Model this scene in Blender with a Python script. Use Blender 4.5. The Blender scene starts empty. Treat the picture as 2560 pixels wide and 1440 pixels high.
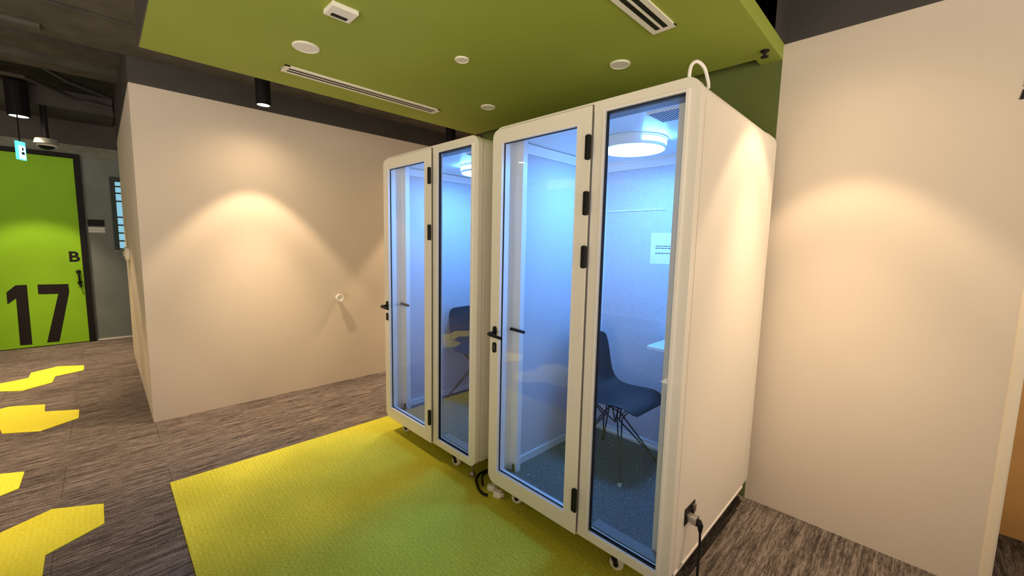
import bpy, bmesh, math, random
from mathutils import Vector, Matrix
random.seed(7)
sc = bpy.context.scene
COL = sc.collection
D = bpy.data

# ------------------------------------------------------------------ camera
YAW, PITCH, ROLL, FPX, CAMH = 0.78359, -0.10878, 0.02105, 1022.83, 1.6
fw = Vector((-math.sin(YAW)*math.cos(PITCH), math.cos(YAW)*math.cos(PITCH), math.sin(PITCH)))
r0 = Vector((math.cos(YAW), math.sin(YAW), 0)); u0 = r0.cross(fw)
rt = math.cos(ROLL)*r0 + math.sin(ROLL)*u0
up = -math.sin(ROLL)*r0 + math.cos(ROLL)*u0
cam_d = D.cameras.new('camera'); cam = D.objects.new('camera', cam_d); COL.objects.link(cam)
cam_d.sensor_width = 36; cam_d.lens = FPX/2560*36; cam_d.clip_start = 0.02
M = Matrix((rt, up, -fw)).transposed().to_4x4(); M.translation = Vector((0, 0, CAMH))
cam.matrix_world = M
sc.camera = cam
sc.view_settings.view_transform = 'Standard'; sc.view_settings.look = 'None'
sc.view_settings.exposure = 0.58; sc.view_settings.gamma = 1.0
sc.view_settings.use_curve_mapping = False
sc.cycles.max_bounces = 10; sc.cycles.diffuse_bounces = 5; sc.cycles.glossy_bounces = 5
sc.cycles.transparent_max_bounces = 16; sc.cycles.sample_clamp_indirect = 4.0
sc.cycles.caustics_reflective = False; sc.cycles.caustics_refractive = False
sc.cycles.use_denoising = True

# ------------------------------------------------------------------ world: warm fill standing in for the open-plan floor behind
W = D.worlds.new('world'); sc.world = W; W.use_nodes = True
W.node_tree.nodes['Background'].inputs[0].default_value = (1.0, 0.83, 0.635, 1)
W.node_tree.nodes['Background'].inputs[1].default_value = 0.78
WN = W.node_tree
_tc = WN.nodes.new('ShaderNodeTexCoord'); _sx = WN.nodes.new('ShaderNodeSeparateXYZ'); _mr = WN.nodes.new('ShaderNodeMapRange')
_mr.inputs['From Min'].default_value = -.05; _mr.inputs['From Max'].default_value = .05
_mr.inputs['To Min'].default_value = 2.1; _mr.inputs['To Max'].default_value = 0.66        # added fill from below the horizon, stronger to lift the ceiling
WN.links.new(_tc.outputs['Generated'], _sx.inputs[0]); WN.links.new(_sx.outputs['Z'], _mr.inputs['Value'])
WN.links.new(_mr.outputs[0], WN.nodes['Background'].inputs[1])
WARM = (1.0, 0.70, 0.43)
SPOT_W = 112
POD_EMIT = ((0.115, 0.40, 1.0), 49.0)

# ------------------------------------------------------------------ materials
def mat(name, col, rough=0.6, spec=0.5, metal=0.0, noise=None, bump=None, coat=0.0):
    m = D.materials.new(name); m.use_nodes = True
    nt = m.node_tree; b = nt.nodes['Principled BSDF']
    b.inputs['Base Color'].default_value = (*col, 1); b.inputs['Roughness'].default_value = rough
    b.inputs['Specular IOR Level'].default_value = spec; b.inputs['Metallic'].default_value = metal
    b.inputs['Coat Weight'].default_value = coat
    if noise:
        sc_, amt = noise
        tc = nt.nodes.new('ShaderNodeTexCoord'); n = nt.nodes.new('ShaderNodeTexNoise')
        n.inputs['Scale'].default_value = sc_; n.inputs['Detail'].default_value = 5
        nt.links.new(tc.outputs['Object'], n.inputs['Vector'])
        r = nt.nodes.new('ShaderNodeValToRGB')
        r.color_ramp.elements[0].position = .3; r.color_ramp.elements[1].position = .7
        r.color_ramp.elements[0].color = (*[max(0, c*(1-amt)) for c in col], 1)
        r.color_ramp.elements[1].color = (*[min(1, c*(1+amt)) for c in col], 1)
        nt.links.new(n.outputs['Fac'], r.inputs['Fac']); nt.links.new(r.outputs['Color'], b.inputs['Base Color'])
    if bump:
        sc_, st = bump
        tc = nt.nodes.new('ShaderNodeTexCoord'); n = nt.nodes.new('ShaderNodeTexNoise')
        n.inputs['Scale'].default_value = sc_; n.inputs['Detail'].default_value = 4
        nt.links.new(tc.outputs['Object'], n.inputs['Vector'])
        bp = nt.nodes.new('ShaderNodeBump'); bp.inputs['Strength'].default_value = st; bp.inputs['Distance'].default_value = .004
        nt.links.new(n.outputs['Fac'], bp.inputs['Height']); nt.links.new(bp.outputs['Normal'], b.inputs['Normal'])
    return m

def emis(name, col, st):
    m = D.materials.new(name); m.use_nodes = True; nt = m.node_tree
    nt.nodes.remove(nt.nodes['Principled BSDF'])
    e = nt.nodes.new('ShaderNodeEmission'); e.inputs[0].default_value = (*col, 1); e.inputs[1].default_value = st
    nt.links.new(e.outputs[0], nt.nodes['Material Output'].inputs[0]); return m

def glass_mat():
    m = D.materials.new('clear_glass'); m.use_nodes = True; nt = m.node_tree
    nt.nodes.remove(nt.nodes['Principled BSDF'])
    t = nt.nodes.new('ShaderNodeBsdfTransparent'); t.inputs[0].default_value = (.955, .975, .975, 1)
    g = nt.nodes.new('ShaderNodeBsdfGlossy'); g.inputs['Roughness'].default_value = .0; g.inputs[0].default_value = (1, 1, 1, 1)
    f = nt.nodes.new('ShaderNodeFresnel'); f.inputs['IOR'].default_value = 1.5
    ge = nt.nodes.new('ShaderNodeNewGeometry'); io = nt.nodes.new('ShaderNodeMix'); io.inputs[2].default_value = 1.5; io.inputs[3].default_value = 1/1.5
    nt.links.new(ge.outputs['Backfacing'], io.inputs[0]); nt.links.new(io.outputs[0], f.inputs['IOR'])
    mx = nt.nodes.new('ShaderNodeMixShader')
    nt.links.new(f.outputs[0], mx.inputs[0]); nt.links.new(t.outputs[0], mx.inputs[1]); nt.links.new(g.outputs[0], mx.inputs[2])
    nt.links.new(mx.outputs[0], nt.nodes['Material Output'].inputs[0]); return m

def carpet_grey():
    m = D.materials.new('grey_streaked_carpet'); m.use_nodes = True; nt = m.node_tree
    b = nt.nodes['Principled BSDF']; b.inputs['Roughness'].default_value = .95; b.inputs['Specular IOR Level'].default_value = .1
    tc = nt.nodes.new('ShaderNodeTexCoord')
    def nz(scale, sx, sy, det):
        mp = nt.nodes.new('ShaderNodeMapping'); mp.inputs['Scale'].default_value = (sx, sy, 1)
        n = nt.nodes.new('ShaderNodeTexNoise'); n.inputs['Scale'].default_value = scale; n.inputs['Detail'].default_value = det
        nt.links.new(tc.outputs['Object'], mp.inputs['Vector']); nt.links.new(mp.outputs[0], n.inputs['Vector']); return n
    a = nz(1, 58, 3.6, 3); c = nz(1, 170, 17, 2); d = nz(1, 190, 110, 2); e = nz(1, 2.0, .8, 2)
    def mth(op, x, y):
        n = nt.nodes.new('ShaderNodeMath'); n.operation = op
        for i, v in enumerate((x, y)):
            if isinstance(v, (int, float)): n.inputs[i].default_value = v
            else: nt.links.new(v, n.inputs[i])
        return n.outputs[0]
    s = mth('ADD', mth('MULTIPLY', a.outputs['Fac'], .42), mth('MULTIPLY', c.outputs['Fac'], .33))
    s = mth('ADD', s, mth('MULTIPLY', d.outputs['Fac'], .24)); s = mth('ADD', s, mth('MULTIPLY', e.outputs['Fac'], .12))
    r = nt.nodes.new('ShaderNodeValToRGB'); el = r.color_ramp.elements
    el[0].position = .45; el[0].color = (.048, .041, .038, 1); el[1].position = .63; el[1].color = (.235, .205, .19, 1)
    x = r.color_ramp.elements.new(.54); x.color = (.112, .097, .089, 1)
    nt.links.new(s, r.inputs['Fac'])
    # seams between the 0.25 x 1 m planks
    br = nt.nodes.new('ShaderNodeTexBrick'); br.inputs['Scale'].default_value = 1
    br.inputs['Brick Width'].default_value = 1.0; br.inputs['Row Height'].default_value = .5
    br.inputs['Mortar Size'].default_value = .0022; br.inputs['Mortar Smooth'].default_value = .3
    br.inputs['Color1'].default_value = (1, 1, 1, 1); br.inputs['Color2'].default_value = (.93, .93, .93, 1); br.inputs['Mortar'].default_value = (.5, .5, .5, 1)
    mp = nt.nodes.new('ShaderNodeMapping'); mp.inputs['Rotation'].default_value = (0, 0, math.pi/2); mp.inputs['Location'].default_value = (.235, .05, 0)
    nt.links.new(tc.outputs['Object'], mp.inputs['Vector']); nt.links.new(mp.outputs[0], br.inputs['Vector'])
    mx = nt.nodes.new('ShaderNodeMix'); mx.data_type = 'RGBA'; mx.blend_type = 'MULTIPLY'; mx.inputs[0].default_value = 1
    nt.links.new(r.outputs[0], mx.inputs[6]); nt.links.new(br.outputs['Color'], mx.inputs[7])
    nt.links.new(mx.outputs[2], b.inputs['Base Color'])
    bp = nt.nodes.new('ShaderNodeBump'); bp.inputs['Strength'].default_value = .5; bp.inputs['Distance'].default_value = .004
    nt.links.new(s, bp.inputs['Height']); nt.links.new(bp.outputs[0], b.inputs['Normal'])
    return m

def carpet_yellow(name, c0, c1):
    m = D.materials.new(name); m.use_nodes = True; nt = m.node_tree
    b = nt.nodes['Principled BSDF']; b.inputs['Roughness'].default_value = .95; b.inputs['Specular IOR Level'].default_value = .1
    tc = nt.nodes.new('ShaderNodeTexCoord')
    mp = nt.nodes.new('ShaderNodeMapping'); mp.inputs['Scale'].default_value = (150, 60, 1)
    n = nt.nodes.new('ShaderNodeTexNoise'); n.inputs['Scale'].default_value = 1; n.inputs['Detail'].default_value = 3
    nt.links.new(tc.outputs['Object'], mp.inputs[0]); nt.links.new(mp.outputs[0], n.inputs['Vector'])
    w = nt.nodes.new('ShaderNodeTexWave'); w.bands_direction = 'Y'; w.inputs['Scale'].default_value = 14; w.inputs['Distortion'].default_value = 1.2
    nt.links.new(tc.outputs['Object'], w.inputs['Vector'])
    big = nt.nodes.new('ShaderNodeTexNoise'); big.inputs['Scale'].default_value = 2.2; big.inputs['Detail'].default_value = 3
    nt.links.new(tc.outputs['Object'], big.inputs['Vector'])
    a = nt.nodes.new('ShaderNodeMath'); a.operation = 'MULTIPLY_ADD'; a.inputs[1].default_value = .07
    nt.links.new(w.outputs['Fac'], a.inputs[0]); nt.links.new(n.outputs['Fac'], a.inputs[2])
    a2 = nt.nodes.new('ShaderNodeMath'); a2.operation = 'MULTIPLY_ADD'; a2.inputs[1].default_value = .5
    nt.links.new(big.outputs['Fac'], a2.inputs[0]); nt.links.new(a.outputs[0], a2.inputs[2])
    r = nt.nodes.new('ShaderNodeValToRGB'); el = r.color_ramp.elements
    el[0].position = .6; el[0].color = (*c0, 1); el[1].position = 1.05; el[1].color = (*c1, 1)
    nt.links.new(a2.outputs[0], r.inputs[0]); nt.links.new(r.outputs[0], b.inputs['Base Color'])
    bp = nt.nodes.new('ShaderNodeBump'); bp.inputs['Strength'].default_value = .4; bp.inputs['Distance'].default_value = .003
    nt.links.new(a.outputs[0], bp.inputs['Height']); nt.links.new(bp.outputs[0], b.inputs['Normal'])
    return m

def dust_carpet():
    m = mat('dark_booth_carpet', (.125, .135, .145), .95, .1, noise=(160, .55), bump=(220, .6)); return m

WALL = mat('beige_wall_paint', (.70, .63, .545), .75, .25, noise=(1.4, .03), bump=(90, .05))
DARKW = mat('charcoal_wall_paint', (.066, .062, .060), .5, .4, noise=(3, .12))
CEIL = mat('dark_ceiling_paint', (.105, .099, .090), .9, .1, noise=(6, .2))
CEILD = mat('blackish_ceiling_paint', (.040, .037, .030), .9, .1, noise=(5, .3))
LIME = mat('lime_green_paint', (.33, .405, .075), .7, .2, noise=(2, .04))
FLOOR = carpet_grey()
YEL = carpet_yellow('yellow_carpet', (.47, .48, .045), (.74, .73, .08))
YELB = carpet_yellow('bright_yellow_carpet', (.64, .62, .045), (.80, .77, .08))
PODW = mat('cream_white_lacquer', (.85, .815, .745), .32, .5, noise=(2, .02), coat=.15)
PODP = mat('cream_white_panel', (.84, .80, .72), .38, .5, noise=(1.5, .025))
BEAD = mat('glazing_bead_white', (.86, .85, .83), .3, .5)
INW = mat('booth_inner_white', (.84, .85, .86), .35, .5)
FELT = mat('grey_felt_lining', (.60, .60, .66), .95, .1, noise=(70, .06), bump=(150, .3))
BOOTHF = dust_carpet()
BLACK = mat('black_metal', (.010, .010, .012), .5, .2)
GASK = mat('black_rubber_seal', (.012, .013, .016), .6, .3)
GAPM = mat('shadow_gap_seal', (.16, .14, .11), .7, .2)
GLASS = glass_mat()
SHELL = mat('charcoal_plastic_shell', (.035, .038, .045), .42, .45)
WIRE = mat('black_wire_metal', (.015, .015, .018), .35, .6)
CHROME = mat('chrome', (.75, .75, .75), .15, .5, 1.0)
STEEL = mat('brushed_steel', (.45, .44, .42), .35, .5, 1.0)
WHITEP = mat('white_plastic', (.88, .87, .83), .45, .4)
CREAMR = mat('cream_rubber', (.66, .61, .50), .6, .3)
TABLE = mat('white_laminate', (.82, .83, .82), .3, .5)
PAPER = mat('white_paper', (.88, .90, .90), .8, .2)
INK = mat('dark_ink', (.05, .06, .08), .7, .2)
SLOTD = mat('dark_slot', (.02, .022, .018), .7, .2, noise=(30, .4))
DOORG = mat('lime_green_door', (.30, .66, .02), .55, .3, noise=(3, .05))
DECAL = mat('black_vinyl', (.014, .010, .012), .6, .3)
GREYP = mat('grey_partition', (.20, .245, .245), .42, .4, noise=(4, .08))
FRIEZE = mat('grey_frieze', (.25, .275, .25), .8, .2, noise=(8, .15))
ORANGE = mat('orange_timber', (.62, .34, .11), .55, .3, noise=(3, .08))
WINF = mat('teal_dark_frame', (.03, .055, .055), .5, .4)
LENS = emis('lamp_lens_glow', (1, .86, .66), 9.0)
PODL = emis('booth_lamp_glow', *POD_EMIT)
PODL2 = emis('booth_lamp_rim_glow', POD_EMIT[0], 30.0)
EXITM = emis('exit_sign_glow', (.10, .85, .80), 1.3)
EXITW = emis('exit_sign_face', (.55, 1.0, .95), 1.3)
WINE = emis('daylight_pane', (.20, .42, .52), .9)

# ------------------------------------------------------------------ mesh helpers
def obj(name, bm, m, parent=None, smooth=False, bevel=None):
    me = D.meshes.new(name); bmesh.ops.recalc_face_normals(bm, faces=bm.faces[:]); bm.to_mesh(me); bm.free()
    o = D.objects.new(name, me); COL.objects.link(o); me.materials.append(m)
    if smooth: me.shade_smooth()
    if bevel:
        b = o.modifiers.new('bevel', 'BEVEL'); b.width = bevel; b.segments = 2; b.limit_method = 'ANGLE'; b.angle_limit = .6
    if parent: o.parent = parent
    return o
def B(*boxes):
    bm = bmesh.new()
    for x0, x1, y0, y1, z0, z1 in boxes: addbox(bm, x0, x1, y0, y1, z0, z1)
    return bm
def addbox(bm, x0, x1, y0, y1, z0, z1):
    vs = [bm.verts.new((x, y, z)) for x in (x0, x1) for y in (y0, y1) for z in (z0, z1)]
    for f in ((0, 1, 3, 2), (4, 6, 7, 5), (0, 4, 5, 1), (2, 3, 7, 6), (0, 2, 6, 4), (1, 5, 7, 3)): bm.faces.new([vs[i] for i in f])
def prism(bm, pts, fn, t0, t1):
    a = [bm.verts.new(fn(p, t0)) for p in pts]; b = [bm.verts.new(fn(p, t1)) for p in pts]
    bm.faces.new(a); bm.faces.new(b[::-1]); n = len(pts)
    for i in range(n): bm.faces.new((a[i], b[i], b[(i+1) % n], a[(i+1) % n]))
XZ = lambda p, t: (p[0], t, p[1])
YZ = lambda p, t: (t, p[0], p[1])
XY = lambda p, t: (p[0], p[1], t)
def rrect(x0, x1, z0, z1, r, n=8):
    rs = r if isinstance(r, (list, tuple)) else [r]*4      # bl, br, tr, tl
    out = []
    for (cx, cz, a0), q in zip(((x0, z0, math.pi), (x1, z0, 1.5*math.pi), (x1, z1, 0), (x0, z1, .5*math.pi)), rs):
        if q <= 0: out.append((cx, cz)); continue
        ox = cx + (q if cx == x0 else -q); oz = cz + (q if cz == z0 else -q)
        for k in range(n+1):
            a = a0 + k*math.pi/2/n; out.append((ox + q*math.cos(a), oz + q*math.sin(a)))
    return out
def ring(bm, outer, inner, fn, t0, t1):
    """outer and inner outlines with the same number of points"""
    n = len(outer)
    o0 = [bm.verts.new(fn(p, t0)) for p in outer]; i0 = [bm.verts.new(fn(p, t0)) for p in inner]
    o1 = [bm.verts.new(fn(p, t1)) for p in outer]; i1 = [bm.verts.new(fn(p, t1)) for p in inner]
    for k in range(n):
        j = (k+1) % n
        bm.faces.new((o0[k], o0[j], i0[j], i0[k])); bm.faces.new((o1[k], i1[k], i1[j], o1[j]))
        bm.faces.new((o0[k], o1[k], o1[j], o0[j])); bm.faces.new((i0[k], i0[j], i1[j], i1[k]))
def frame(x0, x1, z0, z1, w, y0, y1):
    bm = bmesh.new(); ring(bm, rrect(x0, x1, z0, z1, 0), rrect(x0+w, x1-w, z0+w, z1-w, 0), XZ, y0, y1); return bm
def cyl(bm, p0, p1, r0_, r1_=None, n=20, cap=True):
    if r1_ is None: r1_ = r0_
    p0, p1 = Vector(p0), Vector(p1); d = (p1-p0).normalized()
    a = d.orthogonal().normalized(); b = d.cross(a)
    c0 = [bm.verts.new(p0 + r0_*(math.cos(t)*a + math.sin(t)*b)) for t in [2*math.pi*k/n for k in range(n)]]
    c1 = [bm.verts.new(p1 + r1_*(math.cos(t)*a + math.sin(t)*b)) for t in [2*math.pi*k/n for k in range(n)]]
    for k in range(n): bm.faces.new((c0[k], c0[(k+1) % n], c1[(k+1) % n], c1[k]))
    if cap: bm.faces.new(c0[::-1]); bm.faces.new(c1)
def smoothpts(pts, sub=6):
    P = [Vector(p) for p in pts]; out = []
    for i in range(len(P)-1):
        a = P[max(i-1, 0)]; b = P[i]; c = P[i+1]; d = P[min(i+2, len(P)-1)]
        for k in range(sub):
            t = k/sub
            out.append(.5*((2*b) + (c-a)*t + (2*a-5*b+4*c-d)*t*t + (3*b-a-3*c+d)*t**3))
    out.append(P[-1]); return out
def tube(bm, pts, r, n=10, sub=6):
    P = smoothpts(pts, sub) if sub > 1 else [Vector(p) for p in pts]
    prev = None; nrm = None
    for i, p in enumerate(P):
        t = (P[min(i+1, len(P)-1)] - P[max(i-1, 0)]).normalized()
        if nrm is None: nrm = t.orthogonal().normalized()
        nrm = (nrm - t*nrm.dot(t)).normalized(); bb = t.cross(nrm)
        rg = [bm.verts.new(p + r*(math.cos(a)*nrm + math.sin(a)*bb)) for a in [2*math.pi*k/n for k in range(n)]]
        if prev:
            for k in range(n): bm.faces.new((prev[k], prev[(k+1) % n], rg[(k+1) % n], rg[k]))
        else: bm.faces.new(rg[::-1])
        prev = rg
    bm.faces.new(prev)
def lathe(bm, prof, c=(0, 0, 0), n=40):
    rows = []
    for r, z in prof:
        if r < 1e-5: rows.append([bm.verts.new((c[0], c[1], c[2]+z))])
        else: rows.append([bm.verts.new((c[0]+r*math.cos(2*math.pi*k/n), c[1]+r*math.sin(2*math.pi*k/n), c[2]+z)) for k in range(n)])
    for a, b in zip(rows, rows[1:]):
        for k in range(n):
            j = (k+1) % n
            if len(a) == 1 and len(b) == 1: continue
            if len(a) == 1: bm.faces.new((a[0], b[k], b[j]))
            elif len(b) == 1: bm.faces.new((a[k], b[0], a[j]))
            else: bm.faces.new((a[k], b[k], b[j], a[j]))
def thing(name, label, cat, loc, group=None, rz=0):
    o = D.objects.new(name, None); COL.objects.link(o); o.location = loc; o.rotation_euler = (0, 0, rz); o.empty_display_size = .1
    o['label'] = label; o['category'] = cat
    if group: o['group'] = group
    return o
def tag(o, label, cat, group=None, kind=None):
    o['label'] = label; o['category'] = cat
    if group: o['group'] = group
    if kind: o['kind'] = kind
    return o
def struct(name, bm, m, bevel=None, smooth=False):
    o = obj(name, bm, m, bevel=bevel, smooth=smooth); o['kind'] = 'structure'; return o
def copy_tree(o, parent=None):
    c = o.copy(); COL.objects.link(c)
    if parent: c.parent = parent
    for ch in list(o.children): copy_tree(ch, c)
    return c

# ------------------------------------------------------------------ setting
XL, YC, YR, XF, XG = -4.547, 0.229, 2.844, -8.76, -0.672
ZW, ZS, ZP = 2.80, 3.0, 2.683
bm = bmesh.new(); prism(bm, [(-9.6, -5.2), (-2.2, -5.2), (-2.2, -1.3), (3.4, -1.3), (3.4, 4.6), (-9.6, 4.6)], XY, -.1, 0)
struct('floor', bm, FLOOR)
struct('wall_left', B((XL-.2, XL, YC, 4.4, 0, ZW)), WALL)
struct('wall_left_upper', B((XL-.2, XL, YC, 4.4, ZW, 3.35)), DARKW)
struct('wall_corridor', B((-7.5, XL-.2, YC, YC+.14, 0, ZW)), WALL)
struct('wall_corridor_upper', B((-7.5, XL-.2, YC, YC+.14, ZW, 3.35)), DARKW)
struct('corridor_light_block', B((XF, -7.4, .9, 1.0, 0, 3.35)), GREYP)  # added out of view to stop world light leaking in
struct('wall_back', B((XG, .345, YR, YR+.15, 0, 2.765)), WALL)
struct('wall_back_upper', B((XG, 3.4, YR, YR+.15, 2.765, 3.35)), DARKW)
struct('wall_niche', B((-3.3, XG, YR, YR+.15, 0, 3.35)), mat('shaded_green_paint', (.13, .165, .05), .7, .2, noise=(2, .06)))  # green darkened in the colour itself for the shade behind the booths
struct('wall_nook', B((XL, -3.15, 4.2, 4.35, 0, 3.35), (-3.3, -3.15, YR+.15, 4.2, 0, 3.35)), WALL)
bm = bmesh.new(); prism(bm, rrect(.322, .367, YR-.006, YR+.156, .015, 6), XY, 0, 2.765)
struct('trim_1', bm, mat('corner_bead_cream', (.80, .72, .58), .5, .4), smooth=False)
struct('wall_opposite', B((-9.0, -2.3, -5.2, -5.0, 0, 3.0)), WALL)
struct('wall_timber', B((.2, 3.4, 3.55, 3.65, 0, 3.35)), ORANGE)
struct('wall_far', B((XF-.15, XF, -7.0, 1.0, 0, 2.715)), GREYP)
struct('wall_far_frieze', B((XF-.15, XF+.02, -7.0, 1.0, 2.715, 2.87)), FRIEZE)
struct('wall_far_upper', B((XF-.15, XF, -7.0, 1.0, 2.87, 3.6)), DARKW)
struct('baseboard_far', B((XF, XF+.012, -.125, .9, 0, .018)), WHITEP)
# ceilings
struct('ceiling', B((XL, -3.905, -6, 4.4, ZS, 3.1), (-3.855, 5.0, -6, 4.4, ZS, 3.1), (XL, 5.0, -6, 4.4, 3.1, 3.12)), CEIL)
struct('ceiling_corridor', B((-8.9, XL-.0, -6, 1.0, 3.42, 3.5)), CEILD)
for i, (x0, x1, z0, z1) in enumerate(((XL-.42, XL-.02, 3.12, 3.42), (-5.72, -5.34, 3.20, 3.42), (-6.12, -5.86, 3.17, 3.42), (-8.76, -7.95, 3.2, 3.42))):
    struct('ceiling_beam', B((x0, x1, -6, YC, z0, z1)), CEIL if i < 3 else DARKW)
# lime ceiling panel, upstand on the right and dark bulkhead above
XP0, YP0, YP1 = -3.31, .227, 2.742
struct('ceiling_panel', B((XP0, XG, YP0, YP1, ZP, 2.77), (-.785, XG, YP1, YR, ZP, 2.77)), LIME)
struct('ceiling_bulkhead', B((XP0+.25, XG-.001, YP0+.35, YP1-.1, 2.77, ZS), (-.785, XG-.001, YP0, YR, 2.77, ZS)), DARKW)

struct('fascia_shade', B((XP0, XG-.001, YP0-.006, YP0, ZP+.002, ZS)), DARKW)  # added dark strip, paints shade onto the lime panel's front face
# rug in the niche
tag(obj('carpet_rug', B((-3.325, -.80, .222, 2.83, 0, .006)), YEL),
    'large rectangular yellow carpet under and in front of the two glass booths', 'carpet')

# hexagon carpet islands
def poly_carpet(pts, label):
    bm = bmesh.new(); prism(bm, pts, XY, 0, .005)
    tag(obj('carpet_inlay', bm, YELB), label, 'carpet', 'yellow hexagon carpet inlays in the grey floor')
poly_carpet([(-6.883, -.235), (-7.141, -.236), (-7.274, -.46), (-7.123, -.66), (-6.88, -.66), (-6.803, -.85), (-6.93, -1.06), (-6.80, -1.28), (-6.54, -1.28), (-6.41, -1.06), (-6.48, -.84), (-6.348, -.66), (-6.509, -.462), (-6.769, -.455)],
    'farthest yellow hexagon carpet inlay, nearest the green door')
poly_carpet([(-5.08, -.231), (-5.327, -.234), (-5.463, -.451), (-5.70, -.464), (-5.83, -.69), (-5.70, -.90), (-5.83, -1.12), (-5.70, -1.34), (-5.45, -1.34), (-5.32, -1.12), (-5.44, -.90), (-5.325, -.70), (-5.068, -.653), (-4.933, -.444)],
    'yellow hexagon carpet inlay second from the green door, level with the wall corner')
poly_carpet([(-3.88, -.46), (-4.137, -.458), (-4.27, -.68), (-4.14, -.90), (-3.88, -.90), (-3.75, -.68)],
    'small yellow hexagon carpet inlay cut by the left edge, between two larger ones')
poly_carpet([(-3.08, -.082), (-3.32, -.084), (-3.450, -.297), (-3.33, -.51), (-3.45, -.73), (-3.32, -.95), (-3.07, -.95), (-2.95, -.73), (-2.70, -.73), (-2.58, -.51), (-2.71, -.29), (-2.958, -.292)],
    'nearest and largest yellow hexagon carpet inlay, beside the big yellow carpet')

# ------------------------------------------------------------------ far door and partition
FY = lambda px: px
door = obj('door_1', B((XF, XF+.045, -1.16, -.208, .012, 2.672)), DOORG); door['kind'] = 'structure'
bm = B((XF, XF+.06, -.205, -.140, 0, 2.735), (XF, XF+.06, -1.24, -1.165, 0, 2.735), (XF, XF+.06, -1.165, -.205, 2.678, 2.735))
obj('door_frame', bm, BLACK, door)
SX = XF+.045
one = [(-.93, .715), (-.857, .865), (-.771, .882), (-.760, .058), (-.858, .043), (-.862, .70), (-.935, .60)]
def UN(px, py, X):
    d = rt*(px-1280)/FPX - up*(py-720)/FPX + fw
    t = X/d.x; return (t*d.y, CAMH + t*d.z)
def cropz(l): return [UN(a/3.131, 440+b/3.131, SX) for a, b in l]
bm = bmesh.new(); prism(bm, cropz([(50, 910), (120, 856), (210, 852), (254, 1318), (158, 1325), (126, 958), (58, 1005)]), YZ, SX, SX+.002)
o = obj('number_decal', bm, DECAL, door); o['label'] = 'black digit 1 of the number 17'
bm = bmesh.new(); prism(bm, cropz([(292, 850), (535, 845), (542, 908), (466, 1295), (369, 1303), (456, 922), (300, 925)]), YZ, SX, SX+.002)
o = obj('number_decal', bm, DECAL, door); o['label'] = 'black digit 7 of the number 17'
def text_mesh(name, s, size, m, parent, mw, off=0.0, ext=.001):
    cu = D.curves.new(name+'_curve', 'FONT'); cu.body = s; cu.size = size; cu.extrude = ext; cu.offset = off
    t = D.objects.new(name+'_tmp', cu); COL.objects.link(t)
    bpy.context.view_layer.update()
    me = D.meshes.new_from_object(t.evaluated_get(bpy.context.evaluated_depsgraph_get()))
    D.objects.remove(t); D.curves.remove(cu)
    me.materials.clear(); me.materials.append(m); me.transform(mw)
    o = D.objects.new(name, me); COL.objects.link(o); o.parent = parent; return o
# text plane facing +X: text x -> +Y, text y -> +Z
RYZ = Matrix(((0, 0, 1, 0), (1, 0, 0, 0), (0, 1, 0, 0), (0, 0, 0, 1)))
def at(x, y, z): return Matrix.Translation((x, y, z)) @ RYZ
o = text_mesh('letter_decal', 'B', .205, DECAL, door, at(SX+.001, -.345, 1.205), .0055); o['label'] = 'black letter B above the handle'
bm = bmesh.new(); hy = -.252
cyl(bm, (SX, hy-.004, 1.055), (SX+.03, hy-.004, 1.055), .026); cyl(bm, (SX, hy, .895), (SX+.03, hy, .895), .024)
tube(bm, [(SX+.04, hy-.004, 1.06), (SX+.06, hy, 1.0), (SX+.045, hy, .9), (SX+.04, hy+.012, .83)], .011)
obj('door_handle', bm, BLACK, door, smooth=True)
# sign plate beside the door
t = thing('sign_plate', 'small black and white room sign on the grey partition beside the green door', 'sign', (XF, -.03, 1.72))
obj('upper_plate', B((.001, .012, -.088, .088, .005, .10)), BLACK, t)
obj('lower_plate', B((.001, .012, -.088, .088, -.090, -.052), (.001, .012, -.088, .088, -.048, -.012)), PAPER, t)
# window with daylight
win = obj('window_1', B((XF+.001, XF+.03, .15, .205, 1.38, 2.47), (XF+.001, XF+.03, .205, .62, 2.40, 2.47), (XF+.001, XF+.03, .205, .62, 1.36, 1.40)), WINF)
win['kind'] = 'structure'
obj('window_pane', B((XF+.002, XF+.008, .205, .62, 1.40, 2.40)), WINE, win)
obj('glazing_bar', B(*[(XF+.009, XF+.02, .205, .62, z, z+.022) for z in (2.10, 2.22, 1.86, 1.62, 1.74, 1.50, 2.32)]), WINF, win)
bm = bmesh.new(); tube(bm, [(XF+.005, .235, 1.375), (XF+.05, .235, 1.38), (XF+.055, .20, 1.365), (XF+.055, .15, 1.35)], .011)
obj('window_handle', bm, CHROME, win, smooth=True)

# alarm box on the corridor wall
t = thing('alarm_box', 'small white oval alarm box on the corridor wall beside the corner', 'alarm', (-6.62, YC, 1.385))
bm = bmesh.new(); prism(bm, rrect(-.20, .20, -.075, .075, .07), XZ, -.035, 0); obj('housing', bm, WHITEP, t, bevel=.006)
bm = bmesh.new(); cyl(bm, (0, -.036, 0), (0, -.05, 0), .035); obj('button', bm, CREAMR, t)

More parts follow.
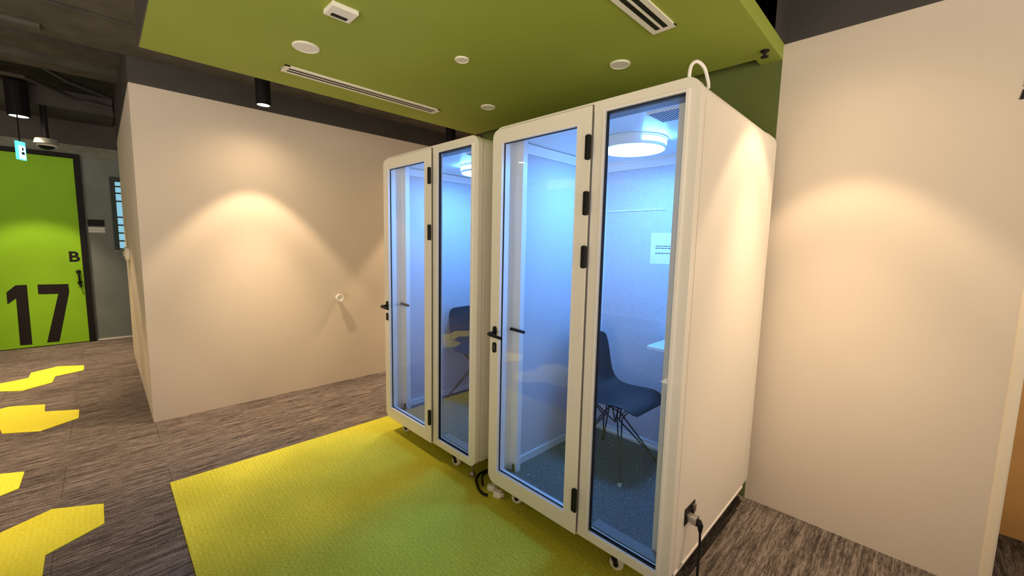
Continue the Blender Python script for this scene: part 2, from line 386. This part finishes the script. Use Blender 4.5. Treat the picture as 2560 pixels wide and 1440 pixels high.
# ------------------------------------------------------------------ lamps
def spot(name, loc, power, half, blend, radius=.03, col=WARM, tgt=None):
    l = D.lights.new(name, 'SPOT'); l.energy = power; l.color = col; l.spot_size = 2*half; l.spot_blend = blend
    l.shadow_soft_size = radius; o = D.objects.new(name, l); COL.objects.link(o); o.location = loc
    return o
H = math.radians
def downlight(x, y, z, r, top, label, power=SPOT_W, core=1.45, half=37.5, group='black cylinder downlights', wide=.15):
    t = thing('cylinder_downlight', label, 'lamp', (x, y, z), group)
    bm = bmesh.new()
    lathe(bm, [(r*.84, .0), (r, .0), (r, top-z), (0, top-z)], n=28); lathe(bm, [(r*.84, 0), (r*.80, .05)], n=28)
    obj('lamp_body', bm, BLACK, t, smooth=False)
    bm = bmesh.new(); lathe(bm, [(0, .003), (r*.835, .003)], n=28)
    obj('lens', bm, LENS, t)
    s = spot('spot_light', (0, 0, -.012), power*.60, H(half+.5), .27); s.parent = t
    s3 = spot('core_light', (0, 0, -.012), power*core, H(28), 1.0); s3.parent = t
    s2 = spot('spill_light', (0, 0, -.012), power*wide, H(84), 1.0); s2.parent = t
    return t
downlight(-4.05, 1.045, 2.715, .056, 2.998, 'black cylinder downlight over the beige left wall, close to the lime ceiling panel')
downlight(-4.05, 2.99, 2.715, .056, 2.998, 'black cylinder downlight in the nook behind the booths')
downlight(-4.05, -.92, 2.715, .056, 2.998, 'black cylinder downlight above the yellow hexagons, out of frame on the left', power=SPOT_W*.9)
downlight(-.29, 2.33, 2.685, .056, 2.998, 'black cylinder downlight over the right wall beside the booth', wide=.12, core=2.1, power=SPOT_W*.50)
downlight(-7.82, -.60, 2.99, .095, 3.38, 'black cylinder downlight hanging before the green door', power=165, wide=.03)
downlight(-6.15, -.95, 3.05, .095, 3.38, 'black cylinder downlight in the corridor over the hexagon carpet', power=165, wide=.03)

# corridor ceiling bits
t = thing('exit_sign', 'small glowing cyan exit sign hanging before the green door', 'sign', (-7.5, -.59, 2.55))
obj('sign_body', B((-.055, .055, -.012, .012, -.105, .10)), EXITM, t)
obj('sign_face', B((-.045, .045, -.0135, .0135, -.095, .055)), EXITW, t)
obj('pictogram', B((-.02, .0, -.0145, .0145, .0, .035), (-.03, .01, -.0145, .0145, -.045, -.015)), INK, t)
bm = bmesh.new(); cyl(bm, (0, 0, .10), (0, 0, .85), .006); obj('suspension_rod', bm, BLACK, t)
t.rotation_euler.z = H(-28)
t = thing('dome_camera', 'white dome security camera on the ceiling above the green door', 'camera', (-8.0, -.41, 2.73))
bm = bmesh.new(); lathe(bm, [(0, .06), (.10, .06), (.11, .0), (.095, -.01), (0, -.01)]); obj('mount', bm, FRIEZE, t)
bm = bmesh.new(); lathe(bm, [(.075, -.011), (.072, -.035), (.05, -.06), (0, -.072)]); obj('dome', bm, BLACK, t, smooth=True)
bm = bmesh.new(); lathe(bm, [(.07, -.011), (.09, -.011), (.09, -.028), (.077, -.028)]); obj('dome_ring', bm, WHITEP, t)
bm = bmesh.new(); cyl(bm, (0, 0, .06), (0, 0, .47), .03); obj('drop_pipe', bm, BLACK, t)
bm = bmesh.new(); tube(bm, [(-6.27, -.8, 3.28), (-6.27, -.40, 3.28), (-6.86, -.144, 3.28), (-7.3, .22, 3.28)], .022, sub=1)
tag(obj('ceiling_pipe', bm, DARKW), 'thin dark pipe running under the corridor ceiling to the wall corner', 'pipe')
bm = bmesh.new(); tube(bm, [(-7.1, -.9, 3.3), (-7.12, -.49, 3.3), (-7.81, -.08, 3.3), (-7.9, .22, 3.3)], .025, sub=1)
tag(obj('ceiling_pipe', bm, DARKW), 'thin dark pipe farther down the corridor ceiling near the green door', 'pipe')
bm = B((-4.42, -4.33, -1.2, -.20, 2.97, 2.999)); 
tag(obj('cable_tray', bm, CEIL), 'grey conduit box under the concrete ceiling at the upper left', 'conduit')

# ------------------------------------------------------------------ things in the lime ceiling panel
def diffuser(x0, x1, y0, y1, label):
    t = thing('slot_diffuser', label, 'air vent', ((x0+x1)/2, (y0+y1)/2, ZP), 'white slot air diffusers in the lime ceiling')
    w, l = (x1-x0)/2, (y1-y0)/2
    s = w*.13
    bars = [(-w, -w*.55), (-w*.12, w*.12), (w*.55, w)]
    b = [(a, c, -l, l, -.008, 0) for a, c in bars] + [(-w, w, -l, -l+.03, -.0079, 0), (-w, w, l-.03, l, -.0079, 0)]
    obj('frame', B(*b), WHITEP, t)
    obj('slot', B((-w*.54, -w*.13, -l+.03, l-.03, -.0074, -.0005)), SLOTD, t)
    obj('slot', B((w*.13, w*.54, -l+.03, l-.03, -.0074, -.0005)), SLOTD, t)
diffuser(-3.04, -2.925, .886, 2.057, 'long white slot air diffuser along the left edge of the lime ceiling')
diffuser(-1.077, -.957, .90, 2.066, 'white slot air diffuser at the top edge, right of centre in the lime ceiling')
def disc(x, y, r, label, nm='ceiling_speaker', cat='speaker'):
    t = thing(nm, label, cat, (x, y, ZP), 'round white discs in the lime ceiling')
    bm = bmesh.new(); lathe(bm, [(r*.86, -.006), (r*.9, -.009), (r, -.006), (r, 0), (0, 0)]); obj('rim', bm, WHITEP, t, smooth=False)
    bm = bmesh.new(); lathe(bm, [(0, -.0065), (r*.86, -.0065), (r*.86, -.001)]); obj('cover', bm, WHITEP, t)
disc(-2.578, .892, .071, 'largest round white disc, beside the white sensor box on the lime ceiling')
disc(-2.044, 1.589, .043, 'small round white disc in the middle of the lime ceiling')
disc(-2.569, 2.262, .058, 'round greyish disc above the farther booth in the lime ceiling')
disc(-1.388, 2.271, .060, 'round greyish disc above the nearer booth in the lime ceiling')
t = thing('sensor_box', 'white rectangular sensor box with a dark window on the lime ceiling', 'sensor', (-2.055, .875, ZP))
obj('housing', B((-.056, .056, -.062, .062, -.022, 0)), WHITEP, t, bevel=.003)
obj('dark_window', B((-.038, -.012, -.038, .038, -.0235, -.0218)), SLOTD, t)
t = thing('sprinkler_head', 'small dark sprinkler head by the right corner of the lime ceiling', 'sprinkler', (-.715, 2.65, ZP))
bm = bmesh.new(); lathe(bm, [(0, 0), (.022, 0), (.022, -.006), (.010, -.012), (.008, -.03), (0, -.03)], n=16); obj('stem', bm, DECAL, t)
bm = bmesh.new(); lathe(bm, [(0, -.031), (.02, -.032), (.02, -.035), (0, -.036)], n=10); obj('deflector', bm, DECAL, t)

# knob on left wall
t = thing('round_wall_fitting', 'small round white fitting sticking out of the beige left wall', 'wall fitting', (XL, 1.82, .965))
def lathe_x(prof, n=32):
    bm = bmesh.new(); lathe(bm, prof, n=n)
    bmesh.ops.rotate(bm, verts=bm.verts, cent=(0, 0, 0), matrix=Matrix.Rotation(math.pi/2, 3, 'Y')); return bm
obj('stem', lathe_x([(0, 0), (.022, 0), (.022, .05), (0, .05)]), WHITEP, t, smooth=False)
obj('head', lathe_x([(0, .045), (.040, .048), (.043, .06), (.043, .082), (.038, .088), (.026, .086), (.016, .068), (0, .066)]), WHITEP, t, smooth=False)

# fragment of black lettering at the right frame edge
bm = bmesh.new(); prism(bm, [(.240, 2.315), (.300, 2.315), (.300, 2.40), (.247, 2.40)], XZ, YR-.003, YR-.0005)
A = [(.240, 2.303), (.2335, 2.262), (.300, 2.262)] + [(.256+.044*(1-math.cos(a)), 2.303-.026*math.sin(a)) for a in [math.pi/2*k/6 for k in range(6, -1, -1)]]
prism(bm, A, XZ, YR-.003, YR-.0005)
tag(obj('wall_lettering', bm, DECAL), 'black lettering fragment on the beige wall at the right frame edge', 'sign')

# ------------------------------------------------------------------ booth (origin at right front bottom corner on floor; x from -1.152 to 0, y from 0 back)
PW, PD, Z0, Z1 = 1.152, 1.122, .120, 2.243
def booth(label, hinges, table=False, inlet=False):
    t = thing('glass_booth', label, 'phone booth', (0, 0, 0), 'white glass-fronted phone booths on castors')
    x0, x1 = -PW, 0
    P = lambda nm, bm, m, par=t, **k: obj(nm, bm, m, par, **k)
    R = .062
    # outer shell: slim rounded tube with inner rectangle
    ox = lambda e=0: rrect(x0+e, x1-e, Z0+e, Z1-e, R-e)
    n = len(ox())
    def fit(x0_, x1_, z0_, z1_):
        return rrect(x0_, x1_, z0_, z1_, .0001)
    bm = bmesh.new(); ring(bm, ox(.004), fit(x0+.052, x1-.052, Z0+.045, Z1-.050), XZ, .054, PD-.100); P('outer_shell', bm, PODP)
    # front and back end frames (rounded rectangles)
    bm = bmesh.new(); ring(bm, ox(), fit(x0+.050, x1-.047, Z0+.052, Z1-.049), XZ, .006, .048)
    addbox(bm, -.478, -.424, .0065, .0475, Z0+.05, Z1-.048)
    P('front_frame', bm, PODW, bevel=.0015)
    bm = bmesh.new(); ring(bm, ox(), fit(x0+.07, x1-.07, Z0+.07, Z1-.07), XZ, PD-.094, PD-.03); P('rear_frame', bm, PODW, bevel=.0015)
    bm = bmesh.new(); prism(bm, rrect(x0, x1, Z0, Z1, R), XZ, PD-.027, PD); P('back_panel', bm, PODP)
    # side cover panels
    for nm, xa, xb in (('side_panel', -.004, .0), ('side_panel', x0, x0+.004)):
        P(nm, B((xa, xb, .056, PD-.102, Z0+.052, Z1-.076)), PODP)
        P('side_trim', B((min(xa, xa-.003 if xa < -.5 else xa), xb+.003 if xa > -.5 else xb, .056, PD-.102, Z0+.036, Z0+.049)), BEAD)
    # inner linings
    ix0, ix1, iy1, iz0, iz1 = x0+.056, x1-.056, PD-.072, .172, 2.188
    P('floor_mat', B((ix0, ix1, .05, iy1, Z0+.045, iz0)), BOOTHF)
    P('ceiling_lining', B((ix0, ix1, .113, iy1, iz1, iz1+.004)), INW)
    P('header_lining', B((ix0, ix1, .050, .1125, iz1-.002, iz1+.004)), mat('booth_header_shade', (.20, .22, .26), .5, .4) if 'booth_header_shade' not in D.materials else D.materials['booth_header_shade'])  # dark colour paints the shade on this downward-facing underside
    P('wall_lining', B((ix0, ix0+.010, .152, iy1, iz0, iz1)), FELT)
    P('wall_lining', B((ix1-.010, ix1, .152, iy1, iz0, iz1)), FELT)
    P('wall_lining', B((ix0+.010, ix1-.010, iy1, iy1+.010, iz0, iz1)), FELT)
    P('wall_panel', B((ix0, ix0+.006, .05, .113, iz0, iz1)), INW); P('wall_panel', B((ix1-.006, ix1, .05, .113, iz0, iz1)), INW)
    # inner corner posts
    for a, b, a2, b2 in ((x0+.057, x0+.128, ix0, ix0+.052), (x1-.131, x1-.057, ix1-.052, ix1)):
        P('inner_post', B((a, b, .113, .152, iz0, iz1)), INW, bevel=.002)
        P('inner_post', B((a2, b2, iy1-.03, iy1, iz0, iz1)), INW, bevel=.002)
    # cove and skirting trims
    P('cove_trim', B((ix0+.010, ix0+.024, .152, iy1, iz1-.062, iz1-.004), (ix1-.024, ix1-.010, .152, iy1, iz1-.062, iz1-.004), (ix0+.024, ix1-.024, iy1-.014, iy1, iz1-.062, iz1-.004)), INW)
    P('skirting', B((ix0+.010, ix0+.020, .152, iy1, iz0, iz0+.048), (ix1-.020, ix1-.010, .152, iy1, iz0, iz0+.048), (ix0+.020, ix1-.020, iy1-.010, iy1, iz0, iz0+.048)), INW)
    P('floor_stop', B((x0+.100, x0+.112, .103, .113, iz0, iz0+.05)), GASK)
    P('picture_rail', B((ix0+.06, -.60, iy1-.006, iy1, 1.838, 1.846)), INW)
    P('window_sill', B((-.424, x1-.057, .050, .1125, iz0, iz0+.006)), mat('sill_shade_grey', (.20, .21, .23), .5, .3) if 'sill_shade_grey' not in D.materials else D.materials['sill_shade_grey'])  # darkened grey stands in for the weaker light on the sill
    # fixed glazing
    f = P('fixed_window', frame(-.4245, -.0455, .166, 2.199, .011, -.002, .020), BEAD)
    P('window_seal', frame(-.4135, -.0565, .177, 2.188, .006, .010, .026), GASK, f)
    P('window_glass', B((-.4075, -.0625, .016, .024, .183, 2.182)), GLASS, f)
    # door
    dx0, dx1 = x0+.004, -.481
    bm = bmesh.new(); n8 = 8
    outer = rrect(dx0, dx1, .122, 2.226, [.058, .002, .002, .045], n8)
    inner = rrect(dx0+.070, dx1-.068, .205, 2.158, .001, n8)
    ring(bm, outer, inner, XZ, -.010, .004)
    d = P('door', bm, PODW, bevel=.002)
    # deep inner leaf (inside the frame opening)
    obj('door_inner_frame', frame(x0+.058, -.486, .176, 2.190, .028, .006, .050), INW, d)
    obj('door_bead', frame(dx0+.070, dx1-.068, .205, 2.158, .0095, -.012, .012), BEAD, d)
    obj('door_seal', frame(dx0+.0795, dx1-.0775, .2145, 2.1485, .004, .005, .012), GASK, d)
    obj('door_glass', B((dx0+.0805, dx1-.0785, .012, .020, .2155, 2.1475)), GLASS, d)
    # closed gap line of the door edge
    obj('door_gap', B((dx1+.0003, dx1+.0028, -.004, .0058, .13, 2.2285), (dx0+.05, dx1, -.004, .0058, 2.2262, 2.2285)), GAPM, d)
    # handle outside
    hx = -1.103
    bm = bmesh.new(); prism(bm, rrect(hx-.014, hx+.014, 1.045, 1.105, .014), XZ, -.018, -.010)
    cyl(bm, (hx, -.018, 1.068), (hx, -.052, 1.066), .010, .009, 16)
    tube(bm, [(hx, -.040, 1.068), (hx+.001, -.060, 1.067), (hx+.018, -.070, 1.066), (hx+.07, -.071, 1.063), (hx+.118, -.071, 1.060)], .0095, sub=5)
    h = obj('door_handle', bm, BLACK, d, smooth=False); h['label'] = 'outer black lever handle'
    bm = bmesh.new(); prism(bm, rrect(hx-.014, hx+.014, 1.045, 1.105, .014), XZ, .051, .058)
    tube(bm, [(hx, .055, 1.072), (hx, .095, 1.075), (hx+.015, .108, 1.075), (hx+.07, .110, 1.073), (hx+.122, .110, 1.071)], .0092, sub=5)
    h = obj('door_handle', bm, BLACK, d, smooth=False); h['label'] = 'inner black lever handle'
    bm = bmesh.new(); ring(bm, rrect(hx-.015, hx+.013, .946, 1.008, .013), rrect(hx-.006, hx+.004, .962, .994, .0049), XZ, -.018, -.010)
    e = obj('lock_escutcheon', bm, BLACK, d)
    bm = bmesh.new(); prism(bm, rrect(hx-.006, hx+.004, .962, .994, .0049), XZ, -.0165, -.0105); obj('lock_cylinder', bm, STEEL, d)
    bm = bmesh.new(); cyl(bm, (hx, .051, .977), (hx, .062, .977), .013); addbox(bm, hx-.003, hx+.003, .062, .080, .968, .986); obj('thumb_turn', bm, BLACK, d)
    for (za, zb) in hinges:
        bm = bmesh.new(); prism(bm, rrect(-.502, -.476, za, zb, .008, 4), XZ, -.024, -.0105)
        cyl(bm, (-.480, -.022, za+.004), (-.480, -.022, zb-.004), .0085, n=14)
        k = obj('hinge', bm, BLACK, d)
    # castors and levelling feet
    def castor(x, y, rz):
        c = D.objects.new('castor', None); COL.objects.link(c); c.parent = t; c.location = (x, y, 0); c.rotation_euler = (0, 0, rz)
        bm = bmesh.new(); addbox(bm, -.028, .028, -.028, .028, .112, .1195); cyl(bm, (0, 0, .09), (0, 0, .113), .016, n=16)
        for s in (-1, 1): prism(bm, [(-.012, .088), (.020, .094), (.026, .05), (.030, .030), (.016, .028), (-.004, .055)], XZ, s*.017-.0015, s*.017+.0015)
        addbox(bm, -.014, .018, -.0185, .0185, .085, .092)
        obj('fork', bm, BLACK, c)
        bm = bmesh.new(); 
        prof = [(.012, -.012), (.031, -.012), (.0345, -.008), (.0345, .008), (.031, .012), (.012, .012)]
        lathe(bm, prof, n=28); bmesh.ops.rotate(bm, verts=bm.verts, cent=(0, 0, 0), matrix=Matrix.Rotation(math.pi/2, 3, 'X')); bmesh.ops.translate(bm, verts=bm.verts, vec=(.018, 0, .0345))
        obj('wheel', bm, CREAMR, c)
        bm = bmesh.new(); cyl(bm, (.018, -.0205, .0345), (.018, .0205, .0345), .0125, n=16); obj('hub', bm, BLACK, c)
    for x, y, rz in ((-1.005, .085, .5), (-.305, .075, .25), (-1.005, PD-.12, 2), (-.305, PD-.12, 1.2)): castor(x, y, rz)
    for x, y in ((-.105, .075), (-.105, PD-.1), (-1.10, PD-.1)):
        bm = bmesh.new(); cyl(bm, (x, y, .026), (x, y, .1195), .008, n=12); cyl(bm, (x, y, .0), (x, y, .014), .021, n=18); cyl(bm, (x, y, .014), (x, y, .03), .021, .010, n=18)
        cyl(bm, (x, y, .075), (x, y, .09), .016, n=6)
        P('levelling_foot', bm, STEEL)
    # ceiling lamp
    L = D.objects.new('ceiling_lamp', None); COL.objects.link(L); L.parent = t; L.location = (-.575, .545, iz1); L.rotation_euler.z = H(0 if table else -98)
    bm = bmesh.new(); lathe(bm, [(0, -.001), (.186, -.001), (.186, -.006), (.1765, -.007), (.1765, -.054), (.170, -.055)], n=64); obj('lamp_housing', bm, WHITEP, L)
    bm = bmesh.new(); lathe(bm, [(0, -.062), (.10, -.061), (.150, -.059), (.170, -.0555), (.165, -.0551)], n=64); obj('diffuser', bm, PODL, L, smooth=True)
    for a0, a1 in ((-46, 27), (134, 207)):
        bm = bmesh.new(); m_ = 18
        row = []
        for k in range(m_+1):
            g = H(a0+(a1-a0)*k/m_); row.append([bm.verts.new((r_*math.cos(g), r_*math.sin(g), z_)) for r_, z_ in ((.1770, -.014), (.1785, -.018), (.1785, -.034), (.1770, -.038))])
        for q0, q1 in zip(row, row[1:]):
            for k in range(3): bm.faces.new((q0[k], q1[k], q1[k+1], q0[k+1]))
        obj('rim_light', bm, PODL2, L)
    # ceiling grille
    g = P('air_grille', B((-.297, -.09, .148, .314, iz1-.004, iz1-.0005)), mat('booth_grille_white', (.84, .85, .86), .5, .3) if 'booth_grille_white' not in D.materials else D.materials['booth_grille_white'])
    P('grille_slats', B(*[(-.288+.0125*k, -.2825+.0125*k, .156, .306, iz1-.0052, iz1-.0041) for k in range(15)]), mat('booth_slot_blue', (.07, .11, .19), .7, .2) if 'booth_slot_blue' not in D.materials else D.materials['booth_slot_blue'])
    if table:
        bm = bmesh.new(); prism(bm, rrect(-.545, ix1-.011, .78, iy1-.001, [.012, .001, .001, .001], 4), XY, .945, .965); tb = P('fold_table', bm, TABLE, bevel=.002)
        obj('table_bracket', B((ix1-.20, ix1-.011, .82, .84, .925, .9449), (ix1-.03, ix1-.011, .82, .84, .76, .925)), STEEL, tb)
    if inlet:
        q = P('power_inlet', B((.0, .004, .134, .245, .356, .432)), BLACK)
        obj('rocker_switch', B((.004, .012, .215, .240, .385, .420)), STEEL, q)
    return t
HG1 = ((1.984, 2.096), (1.731, 1.841), (1.483, 1.589), (.249, .370))
HG2 = ((1.986, 2.098), (1.603, 1.711), (.262, .374))
b1 = booth('nearer white glass booth with four black hinges and a power socket on its side', HG1, True, True)
b1.location = (-.643, 1.629, .0062)
b2 = booth('farther white glass booth, standing left of the larger-looking one', HG2)
b2.location = (-1.944, 1.634, .0062)

# ------------------------------------------------------------------ shell chairs
def chair(label, loc, rz):
    t = thing('shell_chair', label, 'chair', loc, 'charcoal shell chairs inside the booths', rz)
    prof = [(.250, .418, .150), (.238, .440, .205), (.19, .450, .222), (.10, .440, .232), (0, .428, .235), (-.09, .428, .232), (-.155, .450, .226), (-.195, .505, .218), (-.215, .58, .212), (-.232, .68, .212), (-.250, .765, .205), (-.258, .805, .180), (-.260, .820, .12)]
    nu = 10; bm = bmesh.new(); rows = []
    for i, (x, z, w) in enumerate(prof):
        a = prof[max(i-1, 0)]; b = prof[min(i+1, len(prof)-1)]
        tx, tz = b[0]-a[0], b[1]-a[1]; l = math.hypot(tx, tz); nx, nz = tz/l, -tx/l
        if nz < 0 and i < 6: nx, nz = -nx, -nz
        if i >= 6 and nx < 0: nx, nz = -nx, -nz
        depth = (.035 if i < 6 else .048) * (.35 if i in (0, 1, 12) else 1)
        row = []
        for k in range(nu+1):
            u = -1 + 2*k/nu; c = abs(u)**2.6*depth
            row.append(bm.verts.new((x+nx*c, u*w, z+nz*c)))
        rows.append(row)
    for r1, r2 in zip(rows, rows[1:]):
        for k in range(nu): bm.faces.new((r1[k], r1[k+1], r2[k+1], r2[k]))
    s = obj('seat_shell', bm, SHELL, t, smooth=True)
    m = s.modifiers.new('thickness', 'SOLIDIFY'); m.thickness = .007; m.offset = 0
    m = s.modifiers.new('subdivision', 'SUBSURF'); m.levels = 1; m.render_levels = 2
    ft = [(sx*.205, sy*.215) for sx in (1, -1) for sy in (1, -1)]
    for fx, fy in ft:
        sx, sy = (1 if fx > 0 else -1), (1 if fy > 0 else -1)
        bm = bmesh.new()
        tube(bm, [(fx, fy, .012), (sx*.045, sy*.02, .335), (-sx*.015, -sy*.085, .415)], .0048, 8, 1)
        tube(bm, [(fx, fy, .014), (sx*.060, -sy*.015, .30), (sx*.12, -sy*.10, .418)], .0048, 8, 1)
        l = obj('leg', bm, WIRE, t)
        bm = bmesh.new(); cyl(bm, (fx, fy, 0), (fx, fy, .016), .012, n=14); obj('foot_glide', bm, WHITEP if (sx, sy) == (1, -1) else WIRE, l)
    bm = bmesh.new()
    for a, b in (((.12, -.10, .418), (.12, .10, .418)), ((-.12, -.10, .418), (-.12, .10, .418)), ((.12, .10, .418), (-.12, .10, .418)), ((.12, -.10, .418), (-.12, -.10, .418))):
        tube(bm, [a, b], .005, 8, 1)
    tube(bm, [(.10, .10, .415), (.02, 0, .27), (-.10, -.10, .415)], .0045, 8, 1); tube(bm, [(.10, -.10, .415), (.02, 0, .28), (-.10, .10, .415)], .0045, 8, 1)
    obj('wire_brace', bm, WIRE, t)
    return t
chair('charcoal shell chair with wire legs seen side-on in the nearer booth', (-1.345, 2.315, .1785), H(-2))
chair('charcoal shell chair with its backrest against the left side of the farther booth', (-2.765, 2.385, .1785), H(6))

# paper notice on the back wall lining of the nearer booth
iyb = 1.629+PD-.072
t = thing('paper_notice', 'white printed paper notice stuck inside the nearer booth', 'notice', (-1.215, iyb, 1.585))
obj('sheet', B((-.113, .113, -.0015, -.0003, -.104, .105)), PAPER, t)
random.seed(3); bl = []
for z, x1_ in ((.014, .08), (.000, .075), (-.034, .07)):
    x = -.078
    while x < x1_:
        w = random.uniform(.008, .022); bl.append((x, min(x+w, x1_), -.0021, -.0014, z, z+.0055)); x += w+.004
obj('print_lines', B(*bl), INK, t)

# ------------------------------------------------------------------ cables and plugs
t = thing('power_cord', 'dark power cord plugged into the side of the nearer booth', 'cord', (-.6385, 1.80, .388))
bm = bmesh.new(); prism(bm, rrect(-.018, .018, -.014, .018, .006, 4), YZ, 0, .022); prism(bm, rrect(-.020, .020, -.018, .020, .008, 4), YZ, .022, .040); obj('plug_base', bm, STEEL, t)
bm = bmesh.new(); cyl(bm, (.040, 0, 0), (.052, 0, -.012), .017, .014, 16); cyl(bm, (.052, 0, -.012), (.054, 0, -.045), .014, .007, 16); obj('plug', bm, BLACK, t)
bm = bmesh.new(); tube(bm, [(.054, 0, -.04), (.055, .003, -.12), (.056, -.002, -.24), (.060, .004, -.345), (.075, -.02, -.382), (.12, -.10, -.3825), (.16, -.22, -.3825), (.12, -.34, -.3825)], .0052, 10); obj('cable', bm, BLACK, t, smooth=True)
bm = bmesh.new(); tube(bm, [(-.700, 1.662, 2.246), (-.703, 1.655, 2.262), (-.699, 1.660, 2.300), (-.688, 1.685, 2.318), (-.674, 1.722, 2.302), (-.668, 1.750, 2.262), (-.667, 1.757, 2.246), (-.667, 1.758, 2.2325)], .0068, 12)
tag(obj('cable_loop', bm, WHITEP, smooth=True), 'white cable loop arching over the top corner of the nearer booth', 'cable')
bm = bmesh.new(); tube(bm, [(-1.900, 2.05, .016), (-1.99, 1.90, .016), (-2.02, 1.79, .017), (-1.995, 1.70, .018), (-1.90, 1.635, .018), (-1.835, 1.618, .018), (-1.80, 1.628, .018)], .0085, 10)
tube(bm, [(-1.87, 2.05, .03), (-1.94, 1.90, .032), (-1.97, 1.80, .040), (-1.955, 1.72, .040), (-1.90, 1.672, .032), (-1.885, 1.668, .026)], .007, 10)
tag(obj('cable_loop', bm, BLACK, smooth=True), 'black cable looped on the floor between the two booths', 'cable')
for k, (x, y, a, lb) in enumerate(((-1.832, 1.690, .5, 'white plug adapter on the floor between the booths, nearer the farther booth'), (-1.757, 1.676, .35, 'white plug adapter under the left corner of the nearer booth'))):
    t = thing('plug_adapter', lb, 'plug', (x, y, .0065), 'white plug adapters', a)
    obj('body', B((-.026, .026, -.020, .020, 0, .040)), WHITEP, t, bevel=.006)
    bm = bmesh.new(); cyl(bm, (.026, 0, .02), (.042, 0, .02), .015, .011, 14); obj('plug_head', bm, CREAMR, t)
t = thing('cable_clip', 'tiny white clip on top of the farther booth', 'clip', (-2.46, 1.70, 2.2435))
obj('clip_body', B((-.02, .02, -.012, .012, 0, .018)), WHITEP, t, bevel=.004)

# crumbs of lint on the booth floors
for bx, by, sd in ((-.643, 1.629, 5), (-1.944, 1.634, 9)):
    random.seed(sd); bm = bmesh.new()
    for k in range(26):
        x, y = bx-random.uniform(.09, 1.03), by+random.uniform(.13, 1.0); a = random.uniform(0, 3.1); l, w = random.uniform(.002, .009), random.uniform(.0012, .003)
        prism(bm, [(x+l*math.cos(a+q)*(1 if q in (0, math.pi) else w/l), y+l*math.sin(a+q)*(1 if q in (0, math.pi) else w/l)) for q in (0, math.pi/2, math.pi, 1.5*math.pi)], XY, .1784, .1800)
    tag(obj('floor_lint', bm, PAPER), 'scattered white lint crumbs on the dark floor mat inside the '+('nearer' if sd == 5 else 'farther')+' booth', 'lint', kind='stuff')
